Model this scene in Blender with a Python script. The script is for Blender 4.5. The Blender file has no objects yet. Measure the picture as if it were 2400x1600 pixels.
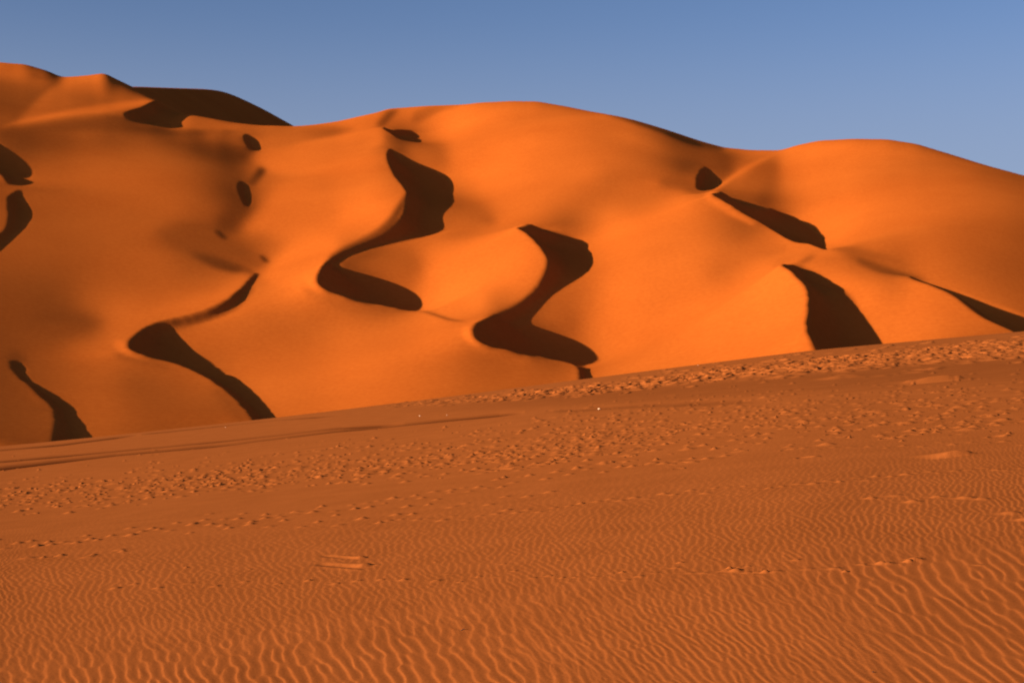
SUNCOL=(1.0,.68,.38); SKY_STR=.05; SKY_AIR=.65; SKY_DUST=2.2; SKY_OZ=2.7; EXPO=1.6
import numpy as np, math
# ------------------------------------------------------------------ terrain solver
# Camera: at the origin, looking along +y, level, 50 mm, horizon at row 900 of a 2400x1600 frame.
F = 3333.0; VH = 900.0; UC = 1200.0
EL = math.radians(12.0); AZ = math.radians(30.0)      # sun elevation; the light travels 30 deg to the right of ... forward
SX, SY = math.cos(AZ), math.sin(AZ)                   # horizontal travel direction of the sunlight
TE = math.tan(EL)

def z(k, pts):
    o = {1: (0, 100), 2: (800, 200), 3: (1600, 250), 4: (0, 550), 5: (650, 450), 6: (1600, 550), 7: (0, 94), 8: (994, 94)}[k]
    m = 2.94 if k < 7 else 1.673
    return [(o[0] + a / m, o[1] + b / m) for a, b in pts]

SHADOWS = [
 # long S-shaped slip face in the middle
 z(2, [(345,432),(322,455),(315,500),(335,560),(370,630),(420,690),(450,740),(448,800),(430,880),(385,950),(300,1020),(200,1075),(100,1120),(0,1165)])
 + z(5, [(340,480),(290,535),(265,590),(285,640),(350,685),(480,725),(620,770),(740,798),(880,810),(985,822),(992,770),(960,722),(900,677),(800,642),(640,592),(480,545),(400,510),
         (480,460),(560,430),(640,400),(760,365),(900,335),(1050,300),(1150,265)])
 + z(2, [(715,975),(695,930),(705,890),(740,850),(755,800),(740,750),(745,700),(720,655),(660,610),(580,575),(480,535),(400,480)]),
 # second S to its right
 z(5, [(1600,232),(1640,248),(1700,275),(1760,325),(1810,380),(1850,440),(1860,480),(1845,560),(1790,660),(1720,730),(1620,800),(1500,850),(1420,880),(1370,905),(1340,945),
       (1345,990),(1390,1035),(1480,1070),(1600,1095),(1750,1130),(1900,1155),(2000,1175),(2060,1195),(2085,1240),(2090,1330),(2180,1330),(2165,1280),(2150,1225),(2105,1190),
       (2170,1182),(2230,1155),(2190,1115),(2100,1060),(1980,1010),(1850,960),(1700,925),(1750,880),(1790,820),(1850,750),(1920,690),(2020,630),(2120,560),(2165,500),(2150,450),
       (2110,380),(2080,330),(2020,295),(1920,265),(1780,242),(1680,248)]),
 # tall wedge at the right
 z(6, [(670,210),(740,255),(780,305),(830,350),(855,400),(863,480),(850,580),(848,670),(880,740),(940,870),(1430,850),(1370,755),(1330,700),(1290,630),(1220,540),(1170,450),(1110,385),
       (1050,355),(980,295),(900,260),(800,230),(720,205)]),
 z(3, [(185,595),(260,640),(350,690),(450,750),(580,825),(700,900),(780,940),(860,945),(930,970),(1000,995),(970,955),(955,910),(900,850),(800,775),(700,725),(600,690),(480,655),(350,635),(260,605)]),
 z(3, [(100,570),(100,490),(130,440),(165,415),(180,440),(190,480),(220,520),(205,560),(160,575)]),
 z(6, [(1550,300),(1700,360),(1850,425),(1950,500),(2050,570),(2150,615),(2280,670),(2700,900),(2700,680),(2352,540),(2250,495),(2050,430),(1900,375),(1750,335),(1620,300)]),
 z(2, [(270,290),(340,330),(400,370),(460,383),(520,380),(525,360),(500,320),(440,313),(350,300)]),
 # left chain
 z(4, [(1765,265),(1680,350),(1600,425),(1520,480),(1400,530),(1250,570),(1100,600),(1000,640),(930,690),(885,740),(885,780),(930,810),(1050,845),(1180,880),(1300,920),(1420,980),(1540,1060),
       (1640,1150),(1710,1220),(1790,1330),(1930,1320),(1885,1250),(1840,1190),(1760,1100),(1650,1010),(1530,935),(1420,875),(1320,800),(1250,730),(1210,670),(1180,640),(1250,622),(1400,590),(1540,540),
       (1640,485),(1690,440),(1710,385),(1750,320),(1785,265)]),
 z(1, [(1645,1010),(1650,960),(1690,960),(1720,1010),(1740,1080),(1720,1130),(1690,1120),(1665,1070)]),
 z(1, [(1680,640),(1720,630),(1760,680),(1790,745),(1740,735),(1700,700)]),
 z(1, [(-300,560),(0,690),(60,740),(130,780),(190,840),(225,900),(210,945),(150,985),(60,970),(0,900),(-300,800)]),
 z(1, [(55,1070),(90,1040),(150,1010),(165,1080),(210,1140),(212,1200),(180,1270),(100,1350),(0,1440),(-300,1700),(-300,1500),(30,1300),(60,1200)]),
 z(4, [(80,880),(130,870),(160,900),(210,980),(280,1040),(400,1110),(490,1180),(550,1270),(600,1350),(650,1470),(380,1480),(390,1300),(375,1200),(280,1110),(180,1020),(100,940)]),
 z(1, [(850,490),(960,450),(1080,400),(1250,440),(1290,470),(1230,480),(1190,520),(1150,550),(1165,580),(1050,570),(930,545)]),
]
# brown half-lit patches: polygon, brightness, blur in px
DIM = [
 (z(1, [(1630,640),(1700,635),(1765,745),(1700,730),(1645,700)]), .1, 6),
 (z(1, [(1600,990),(1650,945),(1700,1115),(1660,1130),(1620,1080)]), .08, 6),
 (z(4, [(270,1450),(250,1250),(330,1150),(400,1200),(400,1450)]), .08, 11),
 (z(4, [(1450,1060),(1560,1060),(1760,1260),(1740,1330),(1640,1320)]), .18, 11),
 (z(4, [(60,840),(90,800),(170,850),(130,900),(90,960)]), .15, 9),
 (z(1, [(1500,620),(1650,620),(1700,700),(1740,745),(1700,800),(1620,830),(1520,760)]), .34, 9),
 (z(1, [(1800,765),(2000,745),(2300,670),(2300,900),(1880,870),(1740,810)]), .82, 9),
 (z(1, [(1550,960),(1640,920),(1700,960),(1740,1080),(1740,1150),(1650,1250),(1560,1320),(1480,1290),(1520,1180),(1600,1100)]), .28, 9),
 (z(1, [(1700,960),(1800,860),(1830,885),(1750,985)]), .28, 4),
 (z(1, [(1790,1150),(1900,1000),(2100,950),(2300,1100),(2300,1300),(1800,1310),(1660,1300)]), .84, 12),
 (z(1, [(1050,1300),(1250,1250),(1450,1290),(1560,1360),(1700,1410),(1850,1520),(1800,1560),(1600,1530),(1400,1460),(1200,1400)]), .32, 11),
 (z(1, [(1300,1450),(1500,1480),(1720,1560),(1760,1600),(1500,1560)]), .16, 6),
 (z(1, [(1870,1530),(2000,1400),(2300,1350),(2300,1560),(1900,1660),(1800,1620)]), .95, 10),
 (z(2, [(448,740),(330,910),(270,975),(200,1025),(110,1075),(0,1130),(-80,1180),(-80,1220),(100,1130),(300,1020),(385,950),(450,800)]), .16, 4),
 (z(5, [(340,490),(640,400),(800,380),(700,440),(640,480),(560,540),(480,540)]), .28, 12),
 (z(5, [(1860,470),(1840,560),(1780,660),(1700,740),(1560,810),(1420,875),(1500,860),(1720,760),(1850,600)]), .16, 5),
 (z(5, [(1700,925),(1800,800),(1900,760),(1860,900),(1830,950)]), .3, 12),
 (z(2, [(235,275),(330,165),(400,165),(340,230),(290,285)]), .3, 5),
 (z(4, [(1000,640),(1400,545),(1700,350),(1740,380),(1600,520),(1300,620)]), .2, 4),
 (z(1, [(1480,1300),(1520,1300),(1570,1350),(1530,1345)]), .05, 3),
 (z(1, [(1790,1465),(1820,1470),(1860,1515),(1820,1510)]), .05, 3),
 (z(1, [(1400,1465),(1500,1500),(1720,1570),(1700,1590),(1480,1520)]), .2, 6),
 (z(1, [(1770,870),(1810,860),(1820,890),(1780,900)]), .2, 6),
 (z(3, [(760,1110),(900,1020),(900,1050),(830,1100)]), .25, 5),
 (z(7, [(0,140),(100,112),(200,130),(230,150),(110,240),(45,310),(0,335)]), .36, 7),
 (z(7, [(250,152),(430,138),(520,190),(600,235),(450,280),(200,320),(60,342),(140,240)]), .6, 6),
 (z(7, [(150,124),(235,143),(180,152),(120,140)]), .08, 4),
 (z(1, [(0,590),(130,555),(300,530),(500,500),(700,480),(900,450),(1080,390),(900,400),(600,440),(300,500),(100,550)]), .85, 4),
 (z(1, [(0,620),(100,580),(300,550),(500,515),(700,495),(850,490),(930,545),(1160,585),(1400,600),(1400,640),(1000,620),(600,600),(300,610),(0,680)]), .24, 7),
 (z(1, [(1160,580),(1150,550),(1230,480),(1290,470),(1600,560),(1750,580),(1900,590),(1500,600)]), .74, 4),
 ([(1400,258),(1480,275),(1560,297),(1640,322),(1700,338),(1690,352),(1620,338),(1540,306)], .16, 5),
 (z(3, [(120,610),(190,580),(300,500),(450,400),(700,300),(620,340),(400,470),(260,560),(190,605)]), .95, 3),
 (z(3, [(260,600),(420,480),(620,350),(650,420),(500,650),(350,620)]), .6, 13),
 (z(3, [(185,600),(350,695),(500,800),(480,810),(300,720),(150,630)]), .85, 4),
 (z(3, [(500,900),(700,900),(760,940),(650,1020),(450,1050),(250,1150),(150,1130),(400,1000)]), .54, 15),
 (z(3, [(620,1100),(760,960),(900,950),(1000,1000),(880,1000),(780,1040),(680,1095)]), .75, 5),
 (z(5, [(985,815),(1060,828),(1200,872),(1290,888),(1180,885),(1050,840)]), .3, 2),
 (z(4, [(300,760),(800,620),(1100,560),(1400,510),(1600,400),(1720,280),(1680,260),(1450,430),(1100,510),(850,580),(500,700)]), .72, 8),
 (z(4, [(330,600),(700,600),(740,630),(500,700),(300,720),(200,680)]), .3, 13),
 (z(3, [(1130,1010),(1300,1060),(1560,1160),(1560,1180),(1300,1110)]), .22, 8),
 (z(5, [(1150,258),(1350,226),(1510,212),(1480,180),(1300,140),(1170,170)]), .5, 7),
 (z(3, [(-150,545),(0,566),(95,582),(90,520),(0,480),(-150,490)]), .48, 7),
 (z(4, [(2100,345),(2352,440),(2352,490),(2200,430)]), .5, 5),
 (z(5, [(1280,1015),(1480,1088),(1750,1143),(1700,1175),(1450,1130),(1280,1060)]), .48, 7),
 (z(5, [(200,650),(480,742),(740,812),(700,845),(450,790),(200,690)]), .5, 7),
 (z(4, [(800,800),(900,836),(1180,896),(1150,930),(950,880),(800,835)]), .28, 6),
 (z(5, [(190,560),(258,600),(286,645),(345,688),(300,690),(215,640)]), 1.05, 3),
 (z(5, [(1285,925),(1332,950),(1340,995),(1395,1045),(1475,1074),(1380,1062),(1285,1000)]), 1.0, 3),
 (z(4, [(800,720),(878,750),(884,790),(935,817),(1045,852),(900,833),(800,780)]), .85, 3),
 (z(2, [(500,180),(620,140),(800,135),(700,170),(560,240),(490,260)]), .5, 5),
 (z(2, [(420,410),(540,392),(700,400),(740,560),(650,590),(500,530)]), .64, 14),
 (z(2, [(760,860),(900,800),(1050,860),(1000,960),(730,990)]), .62, 14),
 (z(5, [(1810,830),(1950,760),(2050,850),(2030,950),(1830,900)]), .42, 12),
 (z(5, [(520,500),(900,400),(1000,520),(900,640),(650,570)]), .45, 15),
 (z(7, [(1010,428),(1250,388),(1400,345),(1250,338),(1040,348),(900,350),(1000,385)]), .55, 5),
 (z(7, [(1022,446),(1300,396),(1480,347),(1500,400),(1300,500),(1100,520)]), .86, 7),
 (z(8, [(1590,822),(1750,875),(1900,925),(2000,950),(1900,900),(1800,840),(1650,815)]), .4, 6),
 (z(8, [(1700,860),(1850,902),(1960,938),(1960,956),(1800,918),(1700,880)]), .14, 4),
]
HINT = """60 200 .33;110 175 .12;240 200 .52;150 230 .45;60 270 .35;200 255 .65;330 235 .45;60 310 .25;150 310 .35;250 290 .4;200 340 .45;100 380 .45;200 400 .55;300 420 .58
400 400 .5;450 330 .4;500 350 .4;540 370 .35;300 500 .5;200 480 .5;100 500 .4;400 480 .55;480 480 .45;530 440 .28;430 560 .3;480 580 .3;200 600 .42;80 620 .38;300 620 .5;380 640 .55
200 700 .45;60 700 .3;130 750 .25;200 745 .25;450 690 .65;520 640 .6;350 700 .58;250 745 .6;180 790 .5;230 800 .6;100 800 .35;30 740 .3;620 360 .75;700 340 .78;700 300 .75
620 305 .6;640 315 .5;570 290 .6;640 420 .68;640 470 .7;750 400 .78;850 350 .8;820 420 .85;880 400 .75;700 500 .75;600 560 .5;650 580 .75;800 500 .95;850 480 1;740 560 .95
690 620 1;640 650 .78;600 700 .65;560 760 .62;640 720 .62;560 850 .62;620 900 .6;720 720 .6;800 730 .6;800 850 .72;900 800 .7;1000 780 .75;1000 850 .6;1100 840 .4;1200 850 .35
1280 850 .3;900 890 .68;700 900 .62;300 870 .33;400 900 .3;500 930 .28;350 840 .38;250 900 .4;200 860 .45;250 950 .38;150 850 .4;60 900 .22;60 980 .18;450 970 .3;480 800 .55
560 790 .6;900 600 .35;850 620 .2;940 620 .45;1000 560 .75;1100 540 .82;1050 620 1;1150 600 1;1200 580 .95;1180 650 .9;1020 690 1;1100 700 .9;1140 705 .5;1060 720 .8;980 620 .8
880 580 .45;800 600 .35;1000 290 .9;950 270 .7;1200 260 .95;1200 320 1;1100 350 1;1000 370 .8;960 350 .4;930 345 .3;1050 400 .9;1080 460 .75;1060 480 .55;1100 420 1;1150 430 1
1250 400 .95;1150 490 .85;1250 480 .8;1300 460 .75;1300 510 .6;1350 400 .85;1400 350 .84;1430 320 .78;1500 330 .64;1500 400 .62;1400 300 .8;1450 300 .8;1550 310 .5;1580 350 .42
1640 350 .42;1350 280 .85;1560 400 .45;1350 440 .7;1400 420 .65;1450 480 .85;1400 560 .95;1400 500 .95;1550 500 .85;1600 480 .75;1560 440 .85;1500 560 .88;1600 560 .75;1650 560 .6
1700 560 .5;1720 530 .4;1750 560 .55;1500 650 .85;1400 650 .9;1350 700 .6;1300 700 .45;1270 740 .3;1380 750 .85;1450 750 .95;1600 700 .95;1700 640 .85;1650 620 .7;1750 600 .85
1780 650 1;1800 700 1;1700 760 .95;1600 780 .9;1500 800 .85;1420 820 .8;1800 380 .9;1760 400 .6;1740 430 .5;1800 420 .8;1900 400 1;1900 500 1;1850 470 .95;2000 350 .95
2000 450 .92;2100 400 .85;2200 420 .75;2300 420 .6;2200 500 .65;2300 520 .5;2100 520 .75;2000 550 .75;1920 560 .95;2340 560 .35;2300 620 .3;2200 600 .45;2100 590 .55;2000 600 .5
1960 600 .35;2050 635 .25;2000 580 .65;1900 600 .6;1950 650 .75;1840 575 .8;2000 700 .8;2100 700 .8;2100 660 .65;2060 750 .75;2150 740 .7;2200 730 .6;2250 750 .55;2000 740 .7
1960 680 .65;1680 390 .45;1650 380 .4;1700 370 .6;1700 400 .85;1580 380 .35"""
SKY = [(-400,150),(-150,143),(0,146),(60,151),(105,164),(145,180),(180,179),(245,172),(310,203),(370,235),(430,262),(540,290),(610,299),(685,297),(800,285),(870,268),(910,255),(1000,248),(1080,245),(1130,240),(1200,237),(1260,238),(1330,250),
       (1400,265),(1480,282),(1560,305),(1640,330),(1700,345),(1760,351),(1830,352),(1870,340),(1920,330),(2000,326),(2080,327),(2150,338),(2230,362),(2320,390),(2400,412),(2800,500)]

IMW, IMH = 1500, 650           # image maps at half resolution; column 0 is u=-300, row 0 is v=0
def im_uv():
    return np.meshgrid(np.arange(IMW) * 2.0 - 300, np.arange(IMH) * 2.0)
def raster(poly, U, V):
    m = np.zeros(U.shape, bool)
    n = len(poly)
    for i in range(n):
        x0, y0 = poly[i]; x1, y1 = poly[(i + 1) % n]
        if y0 == y1: continue
        c = ((V >= min(y0, y1)) & (V < max(y0, y1)))
        xi = x0 + (V - y0) * (x1 - x0) / (y1 - y0)
        m ^= c & (U < xi)
    return m
def chaikin(p, n=4):                       # closed curve through the points
    p = np.array(p, float)
    a, b, c, d = np.roll(p, 1, 0), p, np.roll(p, -1, 0), np.roll(p, -2, 0)
    out = []
    for i in range(n):
        t = i / n
        m0 = (c - a) * .35; m1 = (d - b) * .35
        L = np.linalg.norm(c - b, axis=1, keepdims=True)
        m0 = m0 * np.minimum(1, L / (np.linalg.norm(m0, axis=1, keepdims=True) + 1e-6)); m1 = m1 * np.minimum(1, L / (np.linalg.norm(m1, axis=1, keepdims=True) + 1e-6))
        out.append((2*t**3 - 3*t*t + 1) * b + (t**3 - 2*t*t + t) * m0 + (-2*t**3 + 3*t*t) * c + (t**3 - t*t) * m1)
    return np.stack(out, 1).reshape(-1, 2)
def blur(a, s, s2=None):
    if s2 is None: s2 = s
    fy = np.fft.fftfreq(a.shape[0])[:, None]; fx = np.fft.rfftfreq(a.shape[1])[None]
    return np.fft.irfft2(np.fft.rfft2(a) * np.exp(-2 * math.pi**2 * (fy**2 * s * s + fx**2 * s2 * s2)), a.shape)
def bil(a, r, c):
    r = np.clip(r, 0, a.shape[0] - 1.001); c = np.clip(c, 0, a.shape[1] - 1.001)
    i = r.astype(int); j = c.astype(int); fr = r - i; fc = c - j
    return (a[i, j] * (1 - fr) + a[i + 1, j] * fr) * (1 - fc) + (a[i, j + 1] * (1 - fr) + a[i + 1, j + 1] * fr) * fc
def image_maps(mbl):
    U, V = im_uv()
    pts = np.array([[float(t) for t in s.split()] for s in HINT.replace('\n', ';').split(';')])
    P = pts[:, :2] * 1.0204; val = pts[:, 2]
    X = P / 300.0
    def ker(d): return np.where(d > 0, d * d * np.log(d + 1e-12), 0)
    n = len(X)
    D = np.hypot(X[:, None, 0] - X[None, :, 0], X[:, None, 1] - X[None, :, 1])
    A = np.zeros((n + 3, n + 3)); A[:n, :n] = ker(D) + np.eye(n) * 2e-3
    A[:n, n] = 1; A[:n, n + 1:] = X; A[n, :n] = 1; A[n + 1:, :n] = X.T
    w = np.linalg.solve(A, np.r_[val, 0, 0, 0])
    sub = slice(None, None, 4)
    u = U[sub, sub] / 300; v = V[sub, sub] / 300
    u = np.clip(u, -.05, 8.05); v = np.clip(v, .52, 3.35)
    I = w[n] + w[n + 1] * u + w[n + 2] * v
    for i in range(n): I = I + w[i] * ker(np.hypot(u - X[i, 0], v - X[i, 1]))
    r, c = np.meshgrid(np.arange(IMH) / 4.0, np.arange(IMW) / 4.0, indexing='ij')
    I = np.clip(bil(I, r, c), .12, 1.04)
    M = np.zeros(U.shape, bool)
    for p in SHADOWS: M |= raster(chaikin(p), U, V)
    for p, b, s in DIM:
        k = np.clip(blur(raster(chaikin(p), U, V).astype(float), s / 2.0), 0, 1)
        I = I * (1 - k) + b * k
    I = I * np.interp(U, [0, 800], [.70, 1]) * np.interp(U, [2000, 2400], [1, .75]) * np.interp(V, [650, 1000], [1, .9])
    return I, blur(M.astype(float), mbl)

DS = 0.6; S0, C0 = -20.0, 90.0; NS, NC = 1160, 1240
def solve(iters=20, log=lambda *a: None, wc=.06, wb=.0003, NLMAX=.64, P1=.52, P2=.03, dil=0, rel=.4, g=.3, ge=.3, eh=.1, mb=.02, crb=.6, nf=13, eb=5.0, mbl=1.2):
    I, M = image_maps(mbl)
    s = S0 + DS * np.arange(NS); c = C0 + DS * np.arange(NC)
    C, S = np.meshgrid(c, s, indexing='ij')             # rows: c, columns: s
    X = S * SX - C * SY; Y = S * SY + C * SX
    Yc = np.maximum(Y, 20.0); U = UC + F * X / Yc
    sk = np.array(SKY, float)
    ugrid = np.linspace(-400, 2800, 801)
    starget = np.interp(ugrid, sk[:, 0], sk[:, 1])
    k = np.exp(-.5 * (np.arange(-12, 13) / 4.0)**2); k /= k.sum()
    starget_s = np.convolve(np.pad(starget, 12, 'edge'), k, 'valid')
    corr = np.zeros_like(ugrid); k21 = k; cwide = corr
    kw = np.exp(-.5 * (np.arange(-80, 81) / 30.0)**2); kw /= kw.sum()
    swide = np.convolve(np.pad(starget, 80, 'edge'), kw, 'valid')
    YB = 230.0
    yr = np.interp(ugrid, [-400, 300, 600, 1200, 1750, 2000, 2800], [600, 600, 640, 600, 620, 540, 520])
    yr = np.convolve(np.pad(yr, 80, 'edge'), kw, 'valid')
    def base(U, Y):
        es = np.interp(U, ugrid, (VH - starget_s) / F + corr)
        r = np.interp(U, ugrid, yr)
        t = (Y - YB) / (r - YB)
        bl = np.clip((t - .7) / .3, 0, 1); bl = bl * bl * (3 - 2 * bl)
        es = es * bl + np.interp(U, ugrid, (VH - swide) / F + cwide) * (1 - bl)
        e0 = (VH - 1090.0) / F
        g = np.where(t < 0, t * math.pi / 2, np.sin(np.clip(t, 0, 1.9) * math.pi / 2))
        return Y * (e0 + (es - e0) * g)
    ky = 2 * math.pi * np.fft.fftfreq(NC, DS)[:, None]; kx = 2 * math.pi * np.fft.rfftfreq(NS, DS)[None]
    ygrid = np.arange(200.0, 760.0, 1.0)
    UG, YG = np.meshgrid(ugrid, ygrid)                    # rows: y
    XG = (UG - UC) / F * YG
    SG = XG * SX + YG * SY; CG = -XG * SY + YG * SX
    win = np.clip((Y - 205) / 25, 0, 1) * np.clip((U + 380) / 120, 0, 1) * np.clip((2780 - U) / 120, 0, 1)
    R = np.interp(U, ugrid, yr)
    win = win * np.clip((R + 70 - Y) / 60, 0, 1)
    win = win * win * (3 - 2 * win)
    H = base(U, Yc); d = np.zeros_like(H); extra = np.zeros_like(H); elit = np.zeros_like(H)
    idx = np.arange(NS)[None, :]
    for it in range(iters):
        # line of sight horizon: hidden ground takes the label just above what hides it
        hg = bil(H, (CG - C0) / DS, (SG - S0) / DS)
        VG = VH - F * hg / YG
        VM = np.minimum.accumulate(VG, 0)
        sky_now = VM[-1]
        r, cc = (Y - 200.0), (U + 400) / 4.0
        v = bil(VM, r, cc); vraw = VH - F * H / Yc
        v = np.where(vraw > v + 1.5, v - 2.5, v)
        Ii = bil(I, v / 2, (U + 300) / 2); Mi = bil(M, v / 2, (U + 300) / 2) > .5
        for _ in range(dil): Mi = Mi | np.roll(Mi, -1, 1)
        Bs = base(U, Yc)
        ps = np.gradient(Bs, DS, axis=1); pc = np.gradient(H, DS, axis=0)
        q = np.clip(blur(pc, 6), -.8, .8)
        nl = np.maximum(Ii * 1.12 - .12, .03) * NLMAX; p = np.zeros_like(nl)
        for _ in range(12): p = (nl * np.sqrt(1 + q * q + p * p) - math.sin(EL)) / math.cos(EL)
        p = np.clip(p, .015 - TE, .75)
        # runs of shade along each ray of light
        st = Mi & ~np.roll(Mi, 1, 1); en = Mi & ~np.roll(Mi, -1, 1)
        a = np.maximum.accumulate(np.where(st, idx, 0), 1)
        b = np.minimum.accumulate(np.where(en, idx, NS)[:, ::-1], 1)[:, ::-1]
        fr = (idx - a + .5) / (b - a + 1.0)
        k = 1 / (1 + np.exp((fr - (TE + P2) / (P1 + P2)) * 14))
        prof = -P1 * k + P2 * (1 - k)
        a0 = np.clip(a - 1, 0, NS - 1); b0 = np.clip(b + 1, 0, NS - 1); L = (b0 - a0) * DS
        rows = np.arange(NC)[:, None]
        if it > 1:
            top = np.maximum(np.maximum(H[rows, a0], H[rows, np.clip(a0 - 1, 0, NS - 1)] ), H[rows, np.clip(a0 + 1, 0, NS - 1)])
            miss = (TE * L * 1.0 + mb - (top - H[rows, b0])) / L
            extra = np.where(Mi, np.clip(extra - g * miss, -.5, eh), 0)
            Mf = Mi.astype(float); extra = np.where(Mi, blur(extra, eb, .1) / np.maximum(blur(Mf, eb, .1), .2), 0)
        p = np.where(Mi, prof + extra, p)
        if 2 < it < iters - nf:
            res = np.where(Mi, 0, np.gradient(H, DS, axis=1) - p) * win
            elit = np.clip(elit - ge * blur(res, 12), -.25, .25)
        qq = (np.where(Mi, p, p + elit) - ps) * win
        qq = blur(qq, crb)
        Qh = np.fft.rfft2(qq)
        dh = (-1j * kx) * Qh / (kx * kx + wc * ky * ky + wb)
        dn = np.fft.irfft2(dh, qq.shape)
        d = dn if it == 0 else (1 - rel) * d + rel * dn
        H = Bs + d
        err = starget - sky_now
        corr = corr - .6 * np.convolve(np.pad(err, 12, 'edge'), k21, 'valid') / F
        cwide = np.convolve(np.pad(corr, 80, 'edge'), kw, 'valid')
        Hold = H; H = base(U, Yc) + d
        log(it, 'dH', float(np.abs(H - Hold).max()) if it else 0, 'sky err', float(np.abs(err[100:700]).mean()), 'd', float(d.min()), float(d.max()))
    return dict(H=H, X=X, Y=Y, U=U, I=I, M=M, q=q)

# ------------------------------------------------------------------ scene
import bpy
from mathutils import Vector
rng = np.random.default_rng(7)
sc = bpy.context.scene
COL = sc.collection

def mesh_from_grid(name, P, face_mask=None, mat=None):
    nr, nc = P.shape[:2]
    idx = np.arange(nr * nc).reshape(nr, nc)
    q = np.stack([idx[:-1, :-1], idx[:-1, 1:], idx[1:, 1:], idx[1:, :-1]], -1).reshape(-1, 4)
    if face_mask is not None:
        q = q[face_mask.reshape(-1)]
        used = np.zeros(nr * nc, bool); used[q.reshape(-1)] = True
        remap = np.cumsum(used) - 1
        V = P.reshape(-1, 3)[used]; q = remap[q]
    else:
        V = P.reshape(-1, 3)
    me = bpy.data.meshes.new(name)
    me.vertices.add(len(V)); me.vertices.foreach_set('co', V.astype(np.float32).ravel())
    me.loops.add(q.size); me.loops.foreach_set('vertex_index', q.astype(np.int32).ravel())
    me.polygons.add(len(q)); me.polygons.foreach_set('loop_start', (np.arange(len(q)) * 4).astype(np.int32))
    me.polygons.foreach_set('use_smooth', np.ones(len(q), bool))
    me.update(calc_edges=True)
    o = bpy.data.objects.new(name, me); COL.objects.link(o)
    if mat: me.materials.append(mat)
    return o

def sand_material(name, base, base2, grain_scale, bump_dist, bump_strength, dark_col=None):
    m = bpy.data.materials.new(name); m.use_nodes = True
    nt = m.node_tree; N = nt.nodes; L = nt.links
    b = N['Principled BSDF']; b.inputs['Roughness'].default_value = 1.0
    b.inputs['Specular IOR Level'].default_value = 0.0
    b.inputs['Diffuse Roughness'].default_value = 0.0 if 'Diffuse Roughness' in b.inputs else 0
    tc = N.new('ShaderNodeNewGeometry')
    n1 = N.new('ShaderNodeTexNoise'); n1.inputs['Scale'].default_value = grain_scale; n1.inputs['Detail'].default_value = 6
    n2 = N.new('ShaderNodeTexNoise'); n2.inputs['Scale'].default_value = grain_scale * .03; n2.inputs['Detail'].default_value = 3
    L.new(tc.outputs['Position'], n1.inputs['Vector']); L.new(tc.outputs['Position'], n2.inputs['Vector'])
    ad = N.new('ShaderNodeMath'); ad.operation = 'MULTIPLY_ADD'; ad.inputs[1].default_value = .5
    L.new(n1.outputs[0], ad.inputs[0])
    h = N.new('ShaderNodeMath'); h.operation = 'MULTIPLY'; h.inputs[1].default_value = .5
    L.new(n2.outputs[0], h.inputs[0]); L.new(h.outputs[0], ad.inputs[2])
    cr = N.new('ShaderNodeValToRGB'); cr.color_ramp.elements[0].position = .35; cr.color_ramp.elements[1].position = .65
    cr.color_ramp.elements[0].color = (*base, 1); cr.color_ramp.elements[1].color = (*base2, 1)
    L.new(ad.outputs[0], cr.inputs[0])
    src = cr.outputs[0]
    if dark_col:
        at = N.new('ShaderNodeAttribute'); at.attribute_name = 'dark_tint'
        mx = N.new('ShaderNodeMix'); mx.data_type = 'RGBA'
        L.new(at.outputs['Fac'], mx.inputs['Factor']); L.new(src, mx.inputs['A']); mx.inputs['B'].default_value = (*dark_col, 1)
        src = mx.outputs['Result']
    L.new(src, b.inputs['Base Color'])
    bp = N.new('ShaderNodeBump'); bp.inputs['Distance'].default_value = bump_dist; bp.inputs['Strength'].default_value = bump_strength
    L.new(n1.outputs[0], bp.inputs['Height']); L.new(bp.outputs[0], b.inputs['Normal'])
    return m

SAND = (.300, .076, .0120); SAND2 = (.355, .096, .0158)
m_dune = sand_material('dune_sand', SAND, SAND2, .9, .05, .35)
m_ground = sand_material('rippled_sand', (.215, .068, .0180), (.260, .083, .0225), 30.0, .006, .35, dark_col=(.06, .018, .006))  # last colour darkens the furrows and the painted slope shade

# --- the dune field: solved height field, as a mesh
T = solve()
H, X, Y = T['H'], T['X'], T['Y']
K = X / np.maximum(Y, 50)
keep = (Y > 185) & (Y < 745) & (K > -.56) & (K < .56)
fm = keep[:-1, :-1] & keep[1:, 1:] & keep[:-1, 1:] & keep[1:, :-1]
dune = mesh_from_grid('sand_dune', np.stack([X, Y, H], -1), fm, m_dune)

# --- the shaded dune standing behind the left crest
sky2 = np.array([(200,214),(310,203),(390,206),(480,209),(515,213),(545,224),(600,250),(685,297),(780,345),(900,400)], float)
tt = np.linspace(0, 1, 160); uu = 200 + 700 * tt
kk = np.exp(-.5 * (np.arange(-6, 7) / 2.5)**2); kk /= kk.sum()
vv = np.convolve(np.pad(np.interp(uu, sky2[:, 0], sky2[:, 1]), 6, 'edge'), kk, 'valid')
yy = 640 + 800 * tt
cx = (uu - UC) / F * yy; cz = (VH - vv) / F * yy
rr = np.linspace(-1, 1, 141); rr = np.sign(rr) * np.abs(rr)**1.7 * 170
nx, ny = .995, -.09
Rg, Cx = np.meshgrid(rr, cx, indexing='ij'); _, Cy = np.meshgrid(rr, yy, indexing='ij'); _, Cz = np.meshgrid(rr, cz, indexing='ij')
drop = np.where(Rg > 0, 0.66 * (np.sqrt(Rg * Rg + 16) - 4), .22 * (np.sqrt(Rg * Rg + 16) - 4))
back = mesh_from_grid('sand_dune', np.stack([Cx + nx * Rg, Cy + ny * Rg, Cz - drop], -1)[:, ::-1], None, m_dune)

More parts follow.
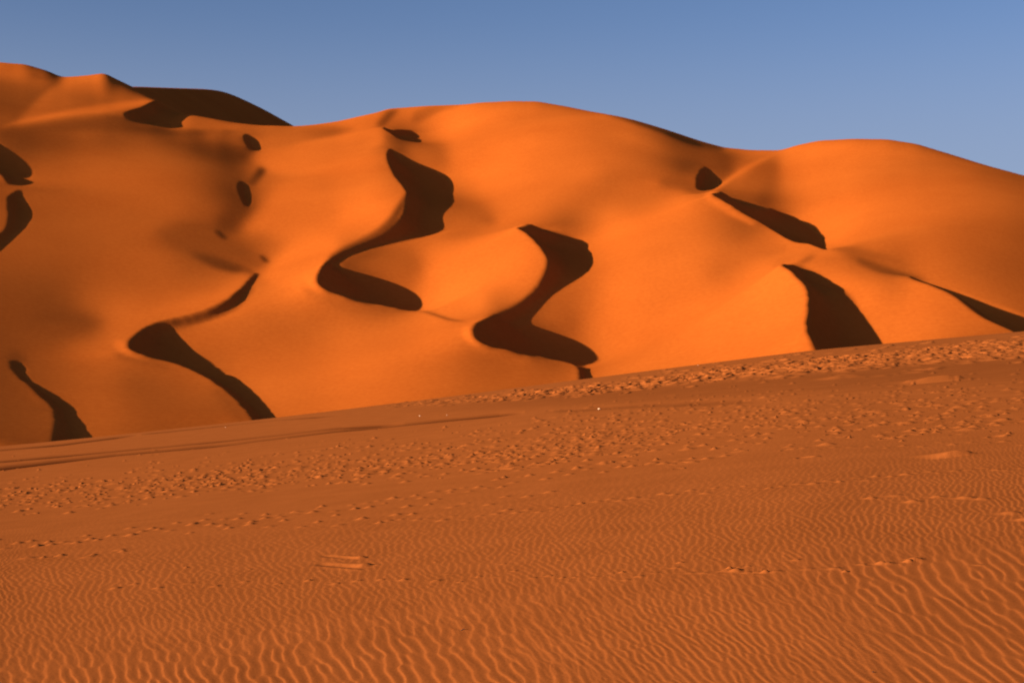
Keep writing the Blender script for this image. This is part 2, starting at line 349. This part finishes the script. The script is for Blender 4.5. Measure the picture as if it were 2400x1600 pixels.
# --- the foreground: a rippled, trodden sand slope that ends in a low crest
HC = 2.6
crest = np.array([(-2600,1150),(-900,1100),(0,1046),(214,1025),(633,980),(1000,936),(1367,888),(1898,821),(2400,776),(3200,715),(5000,640)], float)
wc2, wmin = 1 / 110.0, 1 / 150.0
AL = .5 / (wc2 - wmin); PHM = wc2 - .25 / AL
uk = np.linspace(-2600, 5000, 1521)
vk = np.interp(uk, crest[:, 0], crest[:, 1])
kk = np.exp(-.5 * (np.arange(-30, 31) / 12.0)**2); kk /= kk.sum()
vk = np.convolve(np.pad(vk, 30, 'edge'), kk, 'valid')
def ground_z(x, y):
    y = np.maximum(y, .5); w = 1 / y; u = UC + F * x / y
    near = np.clip((u + 2600) / 5, 0, 1520)
    ev = (VH - np.interp(u, uk, vk)) / F + HC * PHM
    phi = w + AL * np.maximum(0, wc2 - w)**2
    zz = y * (ev - HC * phi)
    return zz - .5 * (np.sqrt(np.maximum(0, y - 152)**2 + 64) - 8)
kc = np.linspace(-.41, .41, 1620)
side = .41 + (np.linspace(0, 1, 50)[1:]**1.5) * .5
kc = np.r_[-side[::-1], kc, side]
w1 = np.arange(1 / 8.9, 1 / 55.0, -.85 / (F * HC))
y1 = 1 / w1
yf = np.arange(y1[-1] + .22, 156, .24)
yr_ = np.r_[np.linspace(3.0, 8.9, 40)[:-1], y1, yf, np.arange(157, 215, 2.0)]
KG, YG = np.meshgrid(kc, yr_)
XG = KG * YG
ZG = ground_z(XG, YG)
def img_to_y(u, v):
    k = (u - UC) / F
    ys = 1 / np.linspace(1 / 8.9, 1 / 150.0, 4000)
    vs = VH - F * ground_z(k * ys, ys) / ys
    return float(np.interp(-v, -vs, ys))
# low swells
def lownoise(n, sx_, sy_, seed):
    g = np.random.default_rng(seed).standard_normal((n, n))
    a = blur(g, sy_, sx_); return a / a.std()
LN = lownoise(256, 5, 3, 3)
def tile(a, r, c):
    n, m = a.shape
    r = np.mod(r, n); c = np.mod(c, m); i = r.astype(int) % n; j = c.astype(int) % m; fr = r - np.floor(r); fc = c - np.floor(c)
    i2 = (i + 1) % n; j2 = (j + 1) % m
    return (a[i, j] * (1 - fr) + a[i2, j] * fr) * (1 - fc) + (a[i, j2] * (1 - fr) + a[i2, j2] * fr) * fc
swell = tile(LN, YG / 2.5, XG / 2.0)
ZG = ZG + .022 * swell * np.clip(YG / 14, .5, 2.2) * np.clip((130 - YG) / 40, 0, 1)
# wind ripples: band-limited complex noise, its phase drives a steep-left, gentle-right profile
def ripple_noise(n, m, lam, sx_, sy_, seed):
    g = np.random.default_rng(seed)
    f0 = 1.0 / lam
    fy = np.fft.fftfreq(n)[:, None]; fx = np.fft.fftfreq(m)[None]
    S = np.exp(-.5 * ((fx - f0) / (sx_ * f0))**2 - .5 * (fy / (sy_ * f0))**2)
    a = np.fft.ifft2(S * np.fft.fft2(g.standard_normal((n, m)) + 1j * g.standard_normal((n, m))))
    return a / np.abs(a).std()
def profile(zc, rise=.3):
    t = np.mod(np.angle(zc) / (2 * math.pi), 1.0)
    p = np.where(t < rise, .5 - .5 * np.cos(math.pi * t / rise), .5 + .5 * np.cos(math.pi * (t - rise) / (1 - rise)))
    return (p - .5) * np.tanh(np.abs(zc) * 1.3)
obs = np.array([(-4.8,14.6,-.355),(-2.9,13.7,-.295),(-1.15,12.8,-.19),(.36,11.9,-.145),(1.66,11.1,-.04),(3.1,10.4,.025),(-6.6,20,-.33),(-3.9,18.4,-.224),(-1.5,16.7,-.13),
                (.46,15.2,-.04),(2.45,13.6,.065),(4.0,12.8,.15),(-4.9,23.3,-.19),(-1.9,20.7,-.07),(.55,18.4,.016),(2.5,16.6,.14),(4.1,15.1,.23),(-2.4,27,-.04),(.7,23.4,.08),(3.1,20.5,.18),(5.5,18.3,.27)])
cf = np.linalg.lstsq(np.c_[np.ones(len(obs)), obs[:, 0], obs[:, 1], obs[:, 0] * obs[:, 1]], obs[:, 2], rcond=None)[0]
def slope(x, y):
    x = np.clip(x, -8, 8); y = np.clip(y, 8, 27)
    return np.clip(cf[0] + cf[1] * x + cf[2] * y + cf[3] * x * y, -.38, .3)
rn = YG[:, 0] < 66                                       # ripple crests follow the measured wind direction field
psi = XG.copy(); px = XG[rn].copy(); py = YG[rn].copy(); dy = (15.0 - py) / 16
for _ in range(16):
    px = px + slope(px, py) * dy; py = py + dy
psi[rn] = px
wob = tile(LN, YG / .9 + 31, XG / .7 + 80) * .022 + tile(LN, YG / .25 + 11, XG / .22 + 50) * .006
psi = psi + wob
n1 = ripple_noise(1024, 2048, 12.0, .24, .14, 11)
n2 = ripple_noise(1536, 2048, 10.0, .25, .23, 12)
zn = tile(n1, (YG - .06 * XG) / (.150 / 12), psi / (.150 / 12))
zf = tile(n2, (YG + .21 * XG) / (.092 / 10) * .7, psi / (.092 / 10))
big = (14.2 - YG) / .9 - 1.2 * tile(LN, YG / 1.4, XG / 1.1 + 9)
big = big - 7 * np.exp(-((XG - 1.7) / 1.7)**2 - ((YG - 11.4) / 2.6)**2) + 4 * np.exp(-((XG - 4.4) / 1.1)**2 - ((YG - 13.0) / 1.8)**2)
mixn = 1 / (1 + np.exp(-np.clip(big, -30, 30)))
fade = np.clip((38 - YG) / 22, 0, 1)
patch = np.clip(.8 + .28 * tile(LN, YG / 1.2 + 60, XG / 1.0 + 20), .3, 1.3)
ZR = .0088 * profile(zn, .27) * mixn + 0.0054 * profile(zf, .34) * (1 - mixn) * fade
ZG = ZG + ZR * patch

# footprints and trodden lumps, stamped into the sand
disp = np.zeros_like(ZG); flat = np.ones_like(ZG)
def stamp(x0, y0, ln, wd, ang, dep, rim):
    R = 2.6 * max(ln, wd)
    i0, i1 = np.searchsorted(yr_, [y0 - R, y0 + R]); j0, j1 = np.searchsorted(kc, [(x0 - R) / y0, (x0 + R) / y0])
    if i1 - i0 < 1 or j1 - j0 < 1: return
    dx = XG[i0:i1, j0:j1] - x0; dy = YG[i0:i1, j0:j1] - y0
    ca, sa = math.cos(ang), math.sin(ang)
    a = (dx * ca + dy * sa) / ln; b = (-dx * sa + dy * ca) / wd
    a = np.where(a > 0, a * .62, a * 1.25)
    r2 = a * a + b * b
    hole = np.exp(-r2**1.5 * 1.1)
    ring = np.exp(-((np.sqrt(r2) - 1.35) / .38)**2) * (1 + .6 * a / np.sqrt(r2 + .2))
    disp[i0:i1, j0:j1] += dep * (-hole + rim * ring)
    f = flat[i0:i1, j0:j1]; np.minimum(f, 1 - .9 * np.exp(-r2 * .6), out=f)
def kick(x0, y0, s, h):                    # a scooped print with the sand it threw up on its far side
    stamp(x0 - .55 * s, y0, s * .8, s * .7, 0, .45 * h, .2)
    mound(x0 + .55 * s, y0, s * .62, s * .75, h)
def mound(x0, y0, ln, wd, h):
    R = 2.4 * max(ln, wd)
    i0, i1 = np.searchsorted(yr_, [y0 - R, y0 + R]); j0, j1 = np.searchsorted(kc, [(x0 - R) / y0, (x0 + R) / y0])
    if i1 - i0 < 1 or j1 - j0 < 1: return
    a = (XG[i0:i1, j0:j1] - x0) / ln; b = (YG[i0:i1, j0:j1] - y0) / wd
    g = np.exp(-(a * a + b * b)**1.2)
    disp[i0:i1, j0:j1] = np.maximum(disp[i0:i1, j0:j1] + .15 * h * g, h * g + .3 * np.minimum(disp[i0:i1, j0:j1], 0))
    f = flat[i0:i1, j0:j1]; np.minimum(f, 1 - .9 * g, out=f)
def line_at(pts, u):
    p = np.array(pts, float); return np.interp(u, p[:, 0], p[:, 1])
PX = lambda u, v: ((u - UC) / F * img_to_y(u, v), img_to_y(u, v))
band_lo = [(-300,1178),(0,1160),(400,1130),(800,1092),(1200,1048),(1600,1006),(2000,972),(2400,945),(2700,930)]
def scatter(n, line, spread, umin, umax, size, dep, dens=None, up=False):
    k = 0
    while k < n:
        u = rng.uniform(umin, umax)
        if dens is not None and rng.random() > dens(u): continue
        dv = rng.normal(0, spread) if not up else abs(rng.normal(0, spread))
        v = line_at(line, u) + dv
        x0, y0 = PX(u, v); s = size * math.exp(rng.normal(0, .32))
        if rng.random() < .62: kick(x0, y0, s * 1.15, dep * rng.uniform(.4, 1.6))
        else: stamp(x0, y0, s * rng.uniform(.7, 1.2), s * rng.uniform(.6, .9), rng.uniform(-.8, .8), dep * rng.uniform(.4, .9), rng.uniform(.3, .7))
        k += 1
scatter(900, band_lo, 17, -300, 1500, .12, .048)
scatter(420, [(p[0], p[1] - 18) for p in band_lo], 20, 300, 1900, .115, .045)
scatter(420, [(p[0], p[1] + 8) for p in band_lo], 26, 1100, 2400, .12, .045)
scatter(330, [(1200,985),(1600,958),(2000,935),(2400,905),(2700,890)], 22, 1300, 2700, .12, .042)
scatter(90, [(0,1075),(600,1062),(1200,1000),(2400,930)], 22, 0, 2400, .11, .034)
# knobbly band below the crest on the right
for _ in range(1500):
    u = 850 + 1750 * rng.random()**.75
    hw = np.interp(u, [850, 1300, 1900, 2700], [4, 9, 19, 24])
    v = line_at([(850,955),(1100,935),(1400,912),(1711,872),(2000,848),(2400,816),(2700,797)], u) + rng.normal(0, hw * .6)
    x0, y0 = PX(u, v)
    stamp(x0, y0, .23 * rng.uniform(.6, 1.4), .6 * rng.uniform(.6, 1.4), rng.uniform(-.4, .4), .034 * rng.uniform(.4, 1.4) * np.interp(u, [900, 1500], [.45, 1]), rng.uniform(.5, 1.))
def trail(pts, step_px, jit, size, dep):
    p = np.array(pts, float); u = p[0, 0]; sgn = 1
    while u < p[-1, 0]:
        v = np.interp(u, p[:, 0], p[:, 1]) + sgn * jit * .6 + rng.normal(0, jit * .8)
        x0, y0 = PX(u, v)
        kick(x0, y0, size * rng.uniform(.7, 1.2), dep * rng.uniform(.35, 1.1))
        u += step_px * rng.uniform(.75, 1.3); sgn = -sgn
trail([(-200,1280),(0,1262),(160,1262),(330,1240),(430,1222),(600,1208),(800,1180),(1000,1150),(1150,1122),(1320,1098),(1500,1085),(1700,1060)], 34, 5, .15, .045)
trail([(0,1268),(120,1272),(330,1236),(480,1232),(700,1222),(860,1222),(1000,1180),(1120,1172),(1300,1150)], 44, 6, .14, .042)
trail([(450,1212),(620,1200),(820,1188),(1000,1165),(1100,1140),(1250,1112)], 38, 8, .13, .040)
trail([(900,1215),(1100,1210),(1350,1178),(1500,1162),(1690,1142),(1830,1138),(1950,1125),(2100,1110),(2300,1095),(2500,1085)], 30, 4, .12, .028)
trail([(1840,1045),(2120,1038),(2400,1030)], 36, 5, .12, .028)
trail([(50,1305),(130,1300),(210,1299),(280,1290),(330,1288)], 64, 4, .17, .040)
trail([(260,1378),(460,1372),(640,1370),(800,1364),(1020,1362)], 62, 4, .10, .022)
trail([(1010,1362),(1140,1358),(1400,1352),(1700,1342),(1780,1343)], 36, 7, .07, .012)
trail([(1690,1343),(1720,1342),(1790,1344),(1850,1333),(1920,1338),(1985,1328),(2055,1324),(2120,1316)], 66, 3, .09, .018)
trail([(320,1335),(2300,1320)], 130, 10, .06, .018)
trail([(2030,1175),(2080,1172),(2140,1176),(2270,1160),(2330,1195),(2390,1226)], 48, 6, .15, .034)
for u, v, s in [(1712,1341,.13),(1702,1336,.08),(2130,1314,.15),(2120,1318,.1),(1785,1344,.09),(2055,1323,.12),(95,1304,.12),(210,1299,.15),(280,1290,.13)]:
    x0, y0 = PX(u, v); kick(x0, y0, s * .75, .032)
disp = .09 * np.tanh(disp / .09) * (1 + np.clip(YG - 45, 0, 50) / 40)
ZG = ZG - ZR * patch * (1 - flat) + disp
# two long scrape marks
def scrape(u0, v0, u1, v1, wd, dep, berm):
    global ZG
    ax, ay = PX(u0, v0); bx, by = PX(u1, v1)
    L = math.hypot(bx - ax, by - ay); tx, ty = (bx - ax) / L, (by - ay) / L
    a = ((XG - ax) * tx + (YG - ay) * ty); b = -(XG - ax) * ty + (YG - ay) * tx
    along = 1 / (1 + np.exp(-(a) / .05)) / (1 + np.exp((a - L) / .012))
    t = np.clip(a / L, 0, 1)
    g = np.exp(-(b / wd)**2); r = np.exp(-((b + wd * 1.5) / (wd * .8))**2)
    ZR_ = ZR * patch * np.clip(g * 1.4, 0, 1) * along
    ZG = ZG - ZR_ * .9 + along * (-dep * (1 - t * .9) * g + berm * t * r)
scrape(762, 1302, 845, 1310, .07, .02, .0)
scrape(752, 1322, 860, 1334, .09, .03, .012)
x0, y0 = PX(800, 1313)
def hump(u, v, lx, ly, h):
    global ZG
    x0, y0 = PX(u, v); ZG = ZG + h * np.exp(-((XG - x0) / lx)**2 - ((YG - y0) / ly)**2)
def wedge(u0, v0, u1, v1, wd, h):                # rises slowly from the left, breaks off at the right end
    global ZG
    ax, ay = PX(u0, v0); bx, by = PX(u1, v1)
    L = math.hypot(bx - ax, by - ay); tx, ty = (bx - ax) / L, (by - ay) / L
    a = ((XG - ax) * tx + (YG - ay) * ty) / L; b = -(XG - ax) * ty + (YG - ay) * tx
    rise = np.clip(a, 0, 1)**1.3 / (1 + np.exp((a - 1) * L / .012)); g = np.exp(-(np.abs(b) / wd)**3)
    ZG = ZG - ZR * patch * .85 * g * ((a > 0) & (a < 1)) + h * rise * g
wedge(768, 1301, 850, 1309, .07, .036)
wedge(755, 1321, 858, 1329, .11, .046)
wedge(2160, 1058, 2245, 1064, .35, .12)
wedge(2150, 893, 2200, 898, .9, .22); wedge(1930, 888, 1985, 890, .8, .16)
# tyre furrows running along below the crest, with a darker tint along them
dark_tint = np.zeros_like(ZG)
VG = VH - F * ground_z(XG, YG) / YG; UG = UC + F * KG
def furrow(pts, half_m, dep, tint, ends=(40, 60)):
    global ZG, dark_tint
    p = np.array(pts, float)
    us = np.linspace(p[0, 0], p[-1, 0], 60)
    vs = np.interp(us, p[:, 0], p[:, 1])
    ys = np.array([img_to_y(a, b) for a, b in zip(us, vs)])
    yl = np.interp(UG, us, ys)
    w = np.clip((UG - p[0, 0]) / ends[0], 0, 1) * np.clip((p[-1, 0] - UG) / ends[1], 0, 1)
    ir = tile(LN, YG / 3, UG / 9.0)
    g = np.exp(-((YG - yl) / (half_m * (1 + .12 * ir)))**2) * w * np.clip(.85 + .16 * ir, .3, 1.1)
    ZG = ZG - dep * g; dark_tint = np.maximum(dark_tint, tint * g)
furrow([(-300,1118),(0,1094),(270,1062),(550,1036),(800,1004),(950,991),(1060,980),(1230,966)], 2.0, .14, 1.0)
furrow([(-300,1102),(0,1080),(250,1056),(560,1026),(800,998),(950,988)], 1.5, .10, .9)
furrow([(1300,967),(1500,955),(1800,940)], 1.6, .05, .3)
furrow([(-300,1082),(0,1055),(150,1041),(330,1018)], 3.0, .12, 1.0)
furrow([(330,1018),(640,985),(800,972)], 2.0, .07, .6)
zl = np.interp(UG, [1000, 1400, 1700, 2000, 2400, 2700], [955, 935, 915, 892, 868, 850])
shade_zone = np.exp(-((VG - zl) / np.interp(UG, [1000, 1500, 2400], [10, 20, 30]))**4) * np.clip((UG - 900) / 500, 0, 1)  # shade of ground sloping away from the sun, put into the colour
dark_tint = np.maximum(dark_tint, shade_zone * np.clip(.28 + .08 * tile(LN, YG / 4, XG / 2.0), 0, .5))
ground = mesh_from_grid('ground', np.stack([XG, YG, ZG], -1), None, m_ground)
at = ground.data.attributes.new('dark_tint', 'FLOAT', 'POINT'); at.data.foreach_set('value', np.clip(dark_tint, 0, 1).astype(np.float32).ravel())

# --- desert floor reaching the horizon
R = 30000.0; n = 60
g = np.linspace(-1, 1, n); gg = np.sign(g) * np.abs(g)**3 * R
FX, FY = np.meshgrid(gg, gg)
FZ = -48 + 6 * np.sin(FX / 900.0) * np.cos(FY / 1100.0) * np.clip(np.hypot(FX, FY) / 3000 - .5, 0, 1)
floor = mesh_from_grid('desert_floor', np.stack([FX, FY, FZ], -1), None, m_dune)

def tag(o, **k):
    for a, b in k.items(): o[a] = b
for o in (dune, back, ground, floor): tag(o, kind='structure')

# --- pale stones and dry twigs on the sand
def simple_mat(name, c, c2, sc_):
    m = bpy.data.materials.new(name); m.use_nodes = True; nt = m.node_tree; b = nt.nodes['Principled BSDF']
    b.inputs['Roughness'].default_value = .8
    nz = nt.nodes.new('ShaderNodeTexNoise'); nz.inputs['Scale'].default_value = sc_
    cr = nt.nodes.new('ShaderNodeValToRGB'); cr.color_ramp.elements[0].color = (*c, 1); cr.color_ramp.elements[1].color = (*c2, 1)
    nt.links.new(nz.outputs[0], cr.inputs[0]); nt.links.new(cr.outputs[0], b.inputs['Base Color'])
    return m
m_stone = simple_mat('pale_stone', (.35, .25, .19), (.5, .38, .3), 12); m_twig = simple_mat('dry_wood', (.02, .008, .004), (.06, .02, .01), 60)
import bmesh
def zat(x, y):
    i = min(max(np.searchsorted(yr_, y), 1), len(yr_) - 1); j = min(max(np.searchsorted(kc, x / y), 1), len(kc) - 1)
    return float(ZG[i - 1:i + 1, j - 1:j + 1].max())
def stone(u, v, r, seed, label):
    x, y = PX(u, v); bm = bmesh.new(); bmesh.ops.create_icosphere(bm, subdivisions=3, radius=1)
    g = np.random.default_rng(seed); A = g.normal(size=(5, 3)); Bv = g.uniform(.7, 1, 5)
    for vt in bm.verts:
        c = vt.co.copy(); s = 1.0
        for a, lim in zip(A, Bv):
            a_ = Vector(a).normalized(); dd = c.dot(a_)
            if dd > lim * .75: c -= a_ * (dd - lim * .75) * .8
        vt.co = (c.x * r * 1.1, c.y * r * .9, c.z * r * .8)
    for f in bm.faces: f.smooth = True
    me = bpy.data.meshes.new('stone'); bm.to_mesh(me); bm.free(); me.materials.append(m_stone)
    o = bpy.data.objects.new('stone', me); COL.objects.link(o); o.location = (x, y, zat(x, y) + r * .45)
    tag(o, label=label, category='stone', group='pale stones on the foreground sand')
stone(984, 972, .05, 1, 'pale stone lying on the sand just above the dark furrow')
stone(1404, 962, .05, 2, 'pale stone standing out on bare sand to the right of where the dark furrow ends')
stone(529, 1002, .035, 3, 'pale stone near the left end of the sand crest, below the thin dark shadow tail')
stone(1047, 970, .03, 4, 'smallest faint pale stone, close beside the brighter stone above the dark furrow')
stone(1636, 856, .035, 5, 'pale stone up on the smooth crest left of the big wedge of shadow')
def twig(u, v, pts, r, label):
    x, y = PX(u, v); bm = bmesh.new(); rings = []
    n = len(pts)
    for i, p in enumerate(pts):
        rad = r * (1 - .7 * abs(i / (n - 1) - .45) * 1.6)
        rings.append([bm.verts.new((p[0] + rad * .4 * math.cos(a), p[1] + rad * math.cos(a), p[2] + rad * math.sin(a))) for a in np.linspace(0, 2 * math.pi, 9)[:-1]])
    for a, b in zip(rings[:-1], rings[1:]):
        for k in range(8): bm.faces.new((a[k], a[(k + 1) % 8], b[(k + 1) % 8], b[k])).smooth = True
    bm.faces.new(rings[0][::-1]); bm.faces.new(rings[-1])
    me = bpy.data.meshes.new('twig'); bm.to_mesh(me); bm.free(); me.materials.append(m_twig)
    o = bpy.data.objects.new('twig', me); COL.objects.link(o); o.location = (x, y, zat(x, y) + r * .5)
    tag(o, label=label, category='twig', group='dry twigs on the rippled sand')
twig(1086, 1481, [(-.024, 0, -.002), (-.012, 0, .003), (0, .003, .009), (.010, .004, .010), (.022, 0, .003)], .0055, 'dark bent scrap of dry twig lying between the large ripples, bottom centre')
twig(2047, 1579, [(-.011, 0, 0), (0, .002, .004), (.011, 0, 0)], .004, 'tiny dark scrap of dry twig on the smooth rippled sand near the bottom right corner')

# --- light
w = bpy.data.worlds.new('World'); sc.world = w; w.use_nodes = True
nt = w.node_tree; bg = nt.nodes['Background']
st = nt.nodes.new('ShaderNodeTexSky'); st.sky_type = 'NISHITA'; st.sun_disc = False
st.sun_elevation = EL
Ldir = Vector((-SX * math.cos(EL), -SY * math.cos(EL), math.sin(EL)))       # towards the sun
st.sun_rotation = math.atan2(Ldir.x, Ldir.y)
st.air_density = SKY_AIR; st.dust_density = SKY_DUST; st.ozone_density = SKY_OZ; st.altitude = 400
bg.inputs['Strength'].default_value = SKY_STR
tn = nt.nodes.new('ShaderNodeMix'); tn.data_type = 'RGBA'; tn.blend_type = 'MULTIPLY'; tn.inputs['Factor'].default_value = 1; tn.inputs['B'].default_value = (1.03, .935, .94, 1)
nt.links.new(st.outputs[0], tn.inputs['A']); tc = nt.nodes.new('ShaderNodeTexCoord'); sx = nt.nodes.new('ShaderNodeSeparateXYZ'); mr = nt.nodes.new('ShaderNodeMapRange'); mr.interpolation_type = 'SMOOTHSTEP'
mr.inputs['From Min'].default_value = .27; mr.inputs['From Max'].default_value = .13; mr.inputs['To Max'].default_value = .55
nt.links.new(tc.outputs['Generated'], sx.inputs[0]); nt.links.new(sx.outputs['Z'], mr.inputs['Value'])
hz = nt.nodes.new('ShaderNodeMix'); hz.data_type = 'RGBA'; hz.inputs['B'].default_value = (2.1, 2.35, 3.1, 1)      # dusty air low over the horizon
nt.links.new(mr.outputs[0], hz.inputs['Factor']); nt.links.new(tn.outputs['Result'], hz.inputs['A']); nt.links.new(hz.outputs['Result'], bg.inputs[0])
sl = bpy.data.lights.new('sun', 'SUN'); sl.energy = 5.0; sl.angle = math.radians(.53); sl.color = SUNCOL
so = bpy.data.objects.new('sun', sl); COL.objects.link(so); so.rotation_euler = Ldir.to_track_quat('Z', 'Y').to_euler()

# --- camera: 50 mm, level, lens shifted up
cd = bpy.data.cameras.new('camera'); cam = bpy.data.objects.new('camera', cd); COL.objects.link(cam)
cd.sensor_width = 36; cd.lens = 36 * F / 2400; cd.shift_y = (VH - 800) / 2400
cd.clip_start = .1; cd.clip_end = 60000
cam.location = (0, 0, 0); cam.rotation_euler = (math.pi / 2, 0, 0)
cd.dof.use_dof = True; cd.dof.focus_distance = 15; cd.dof.aperture_fstop = 2.8
sc.camera = cam
vs = sc.view_settings; vs.view_transform = 'Standard'; vs.look = 'None'; vs.exposure = EXPO; vs.gamma = 1
sc.render.resolution_x = 1024; sc.render.resolution_y = 682
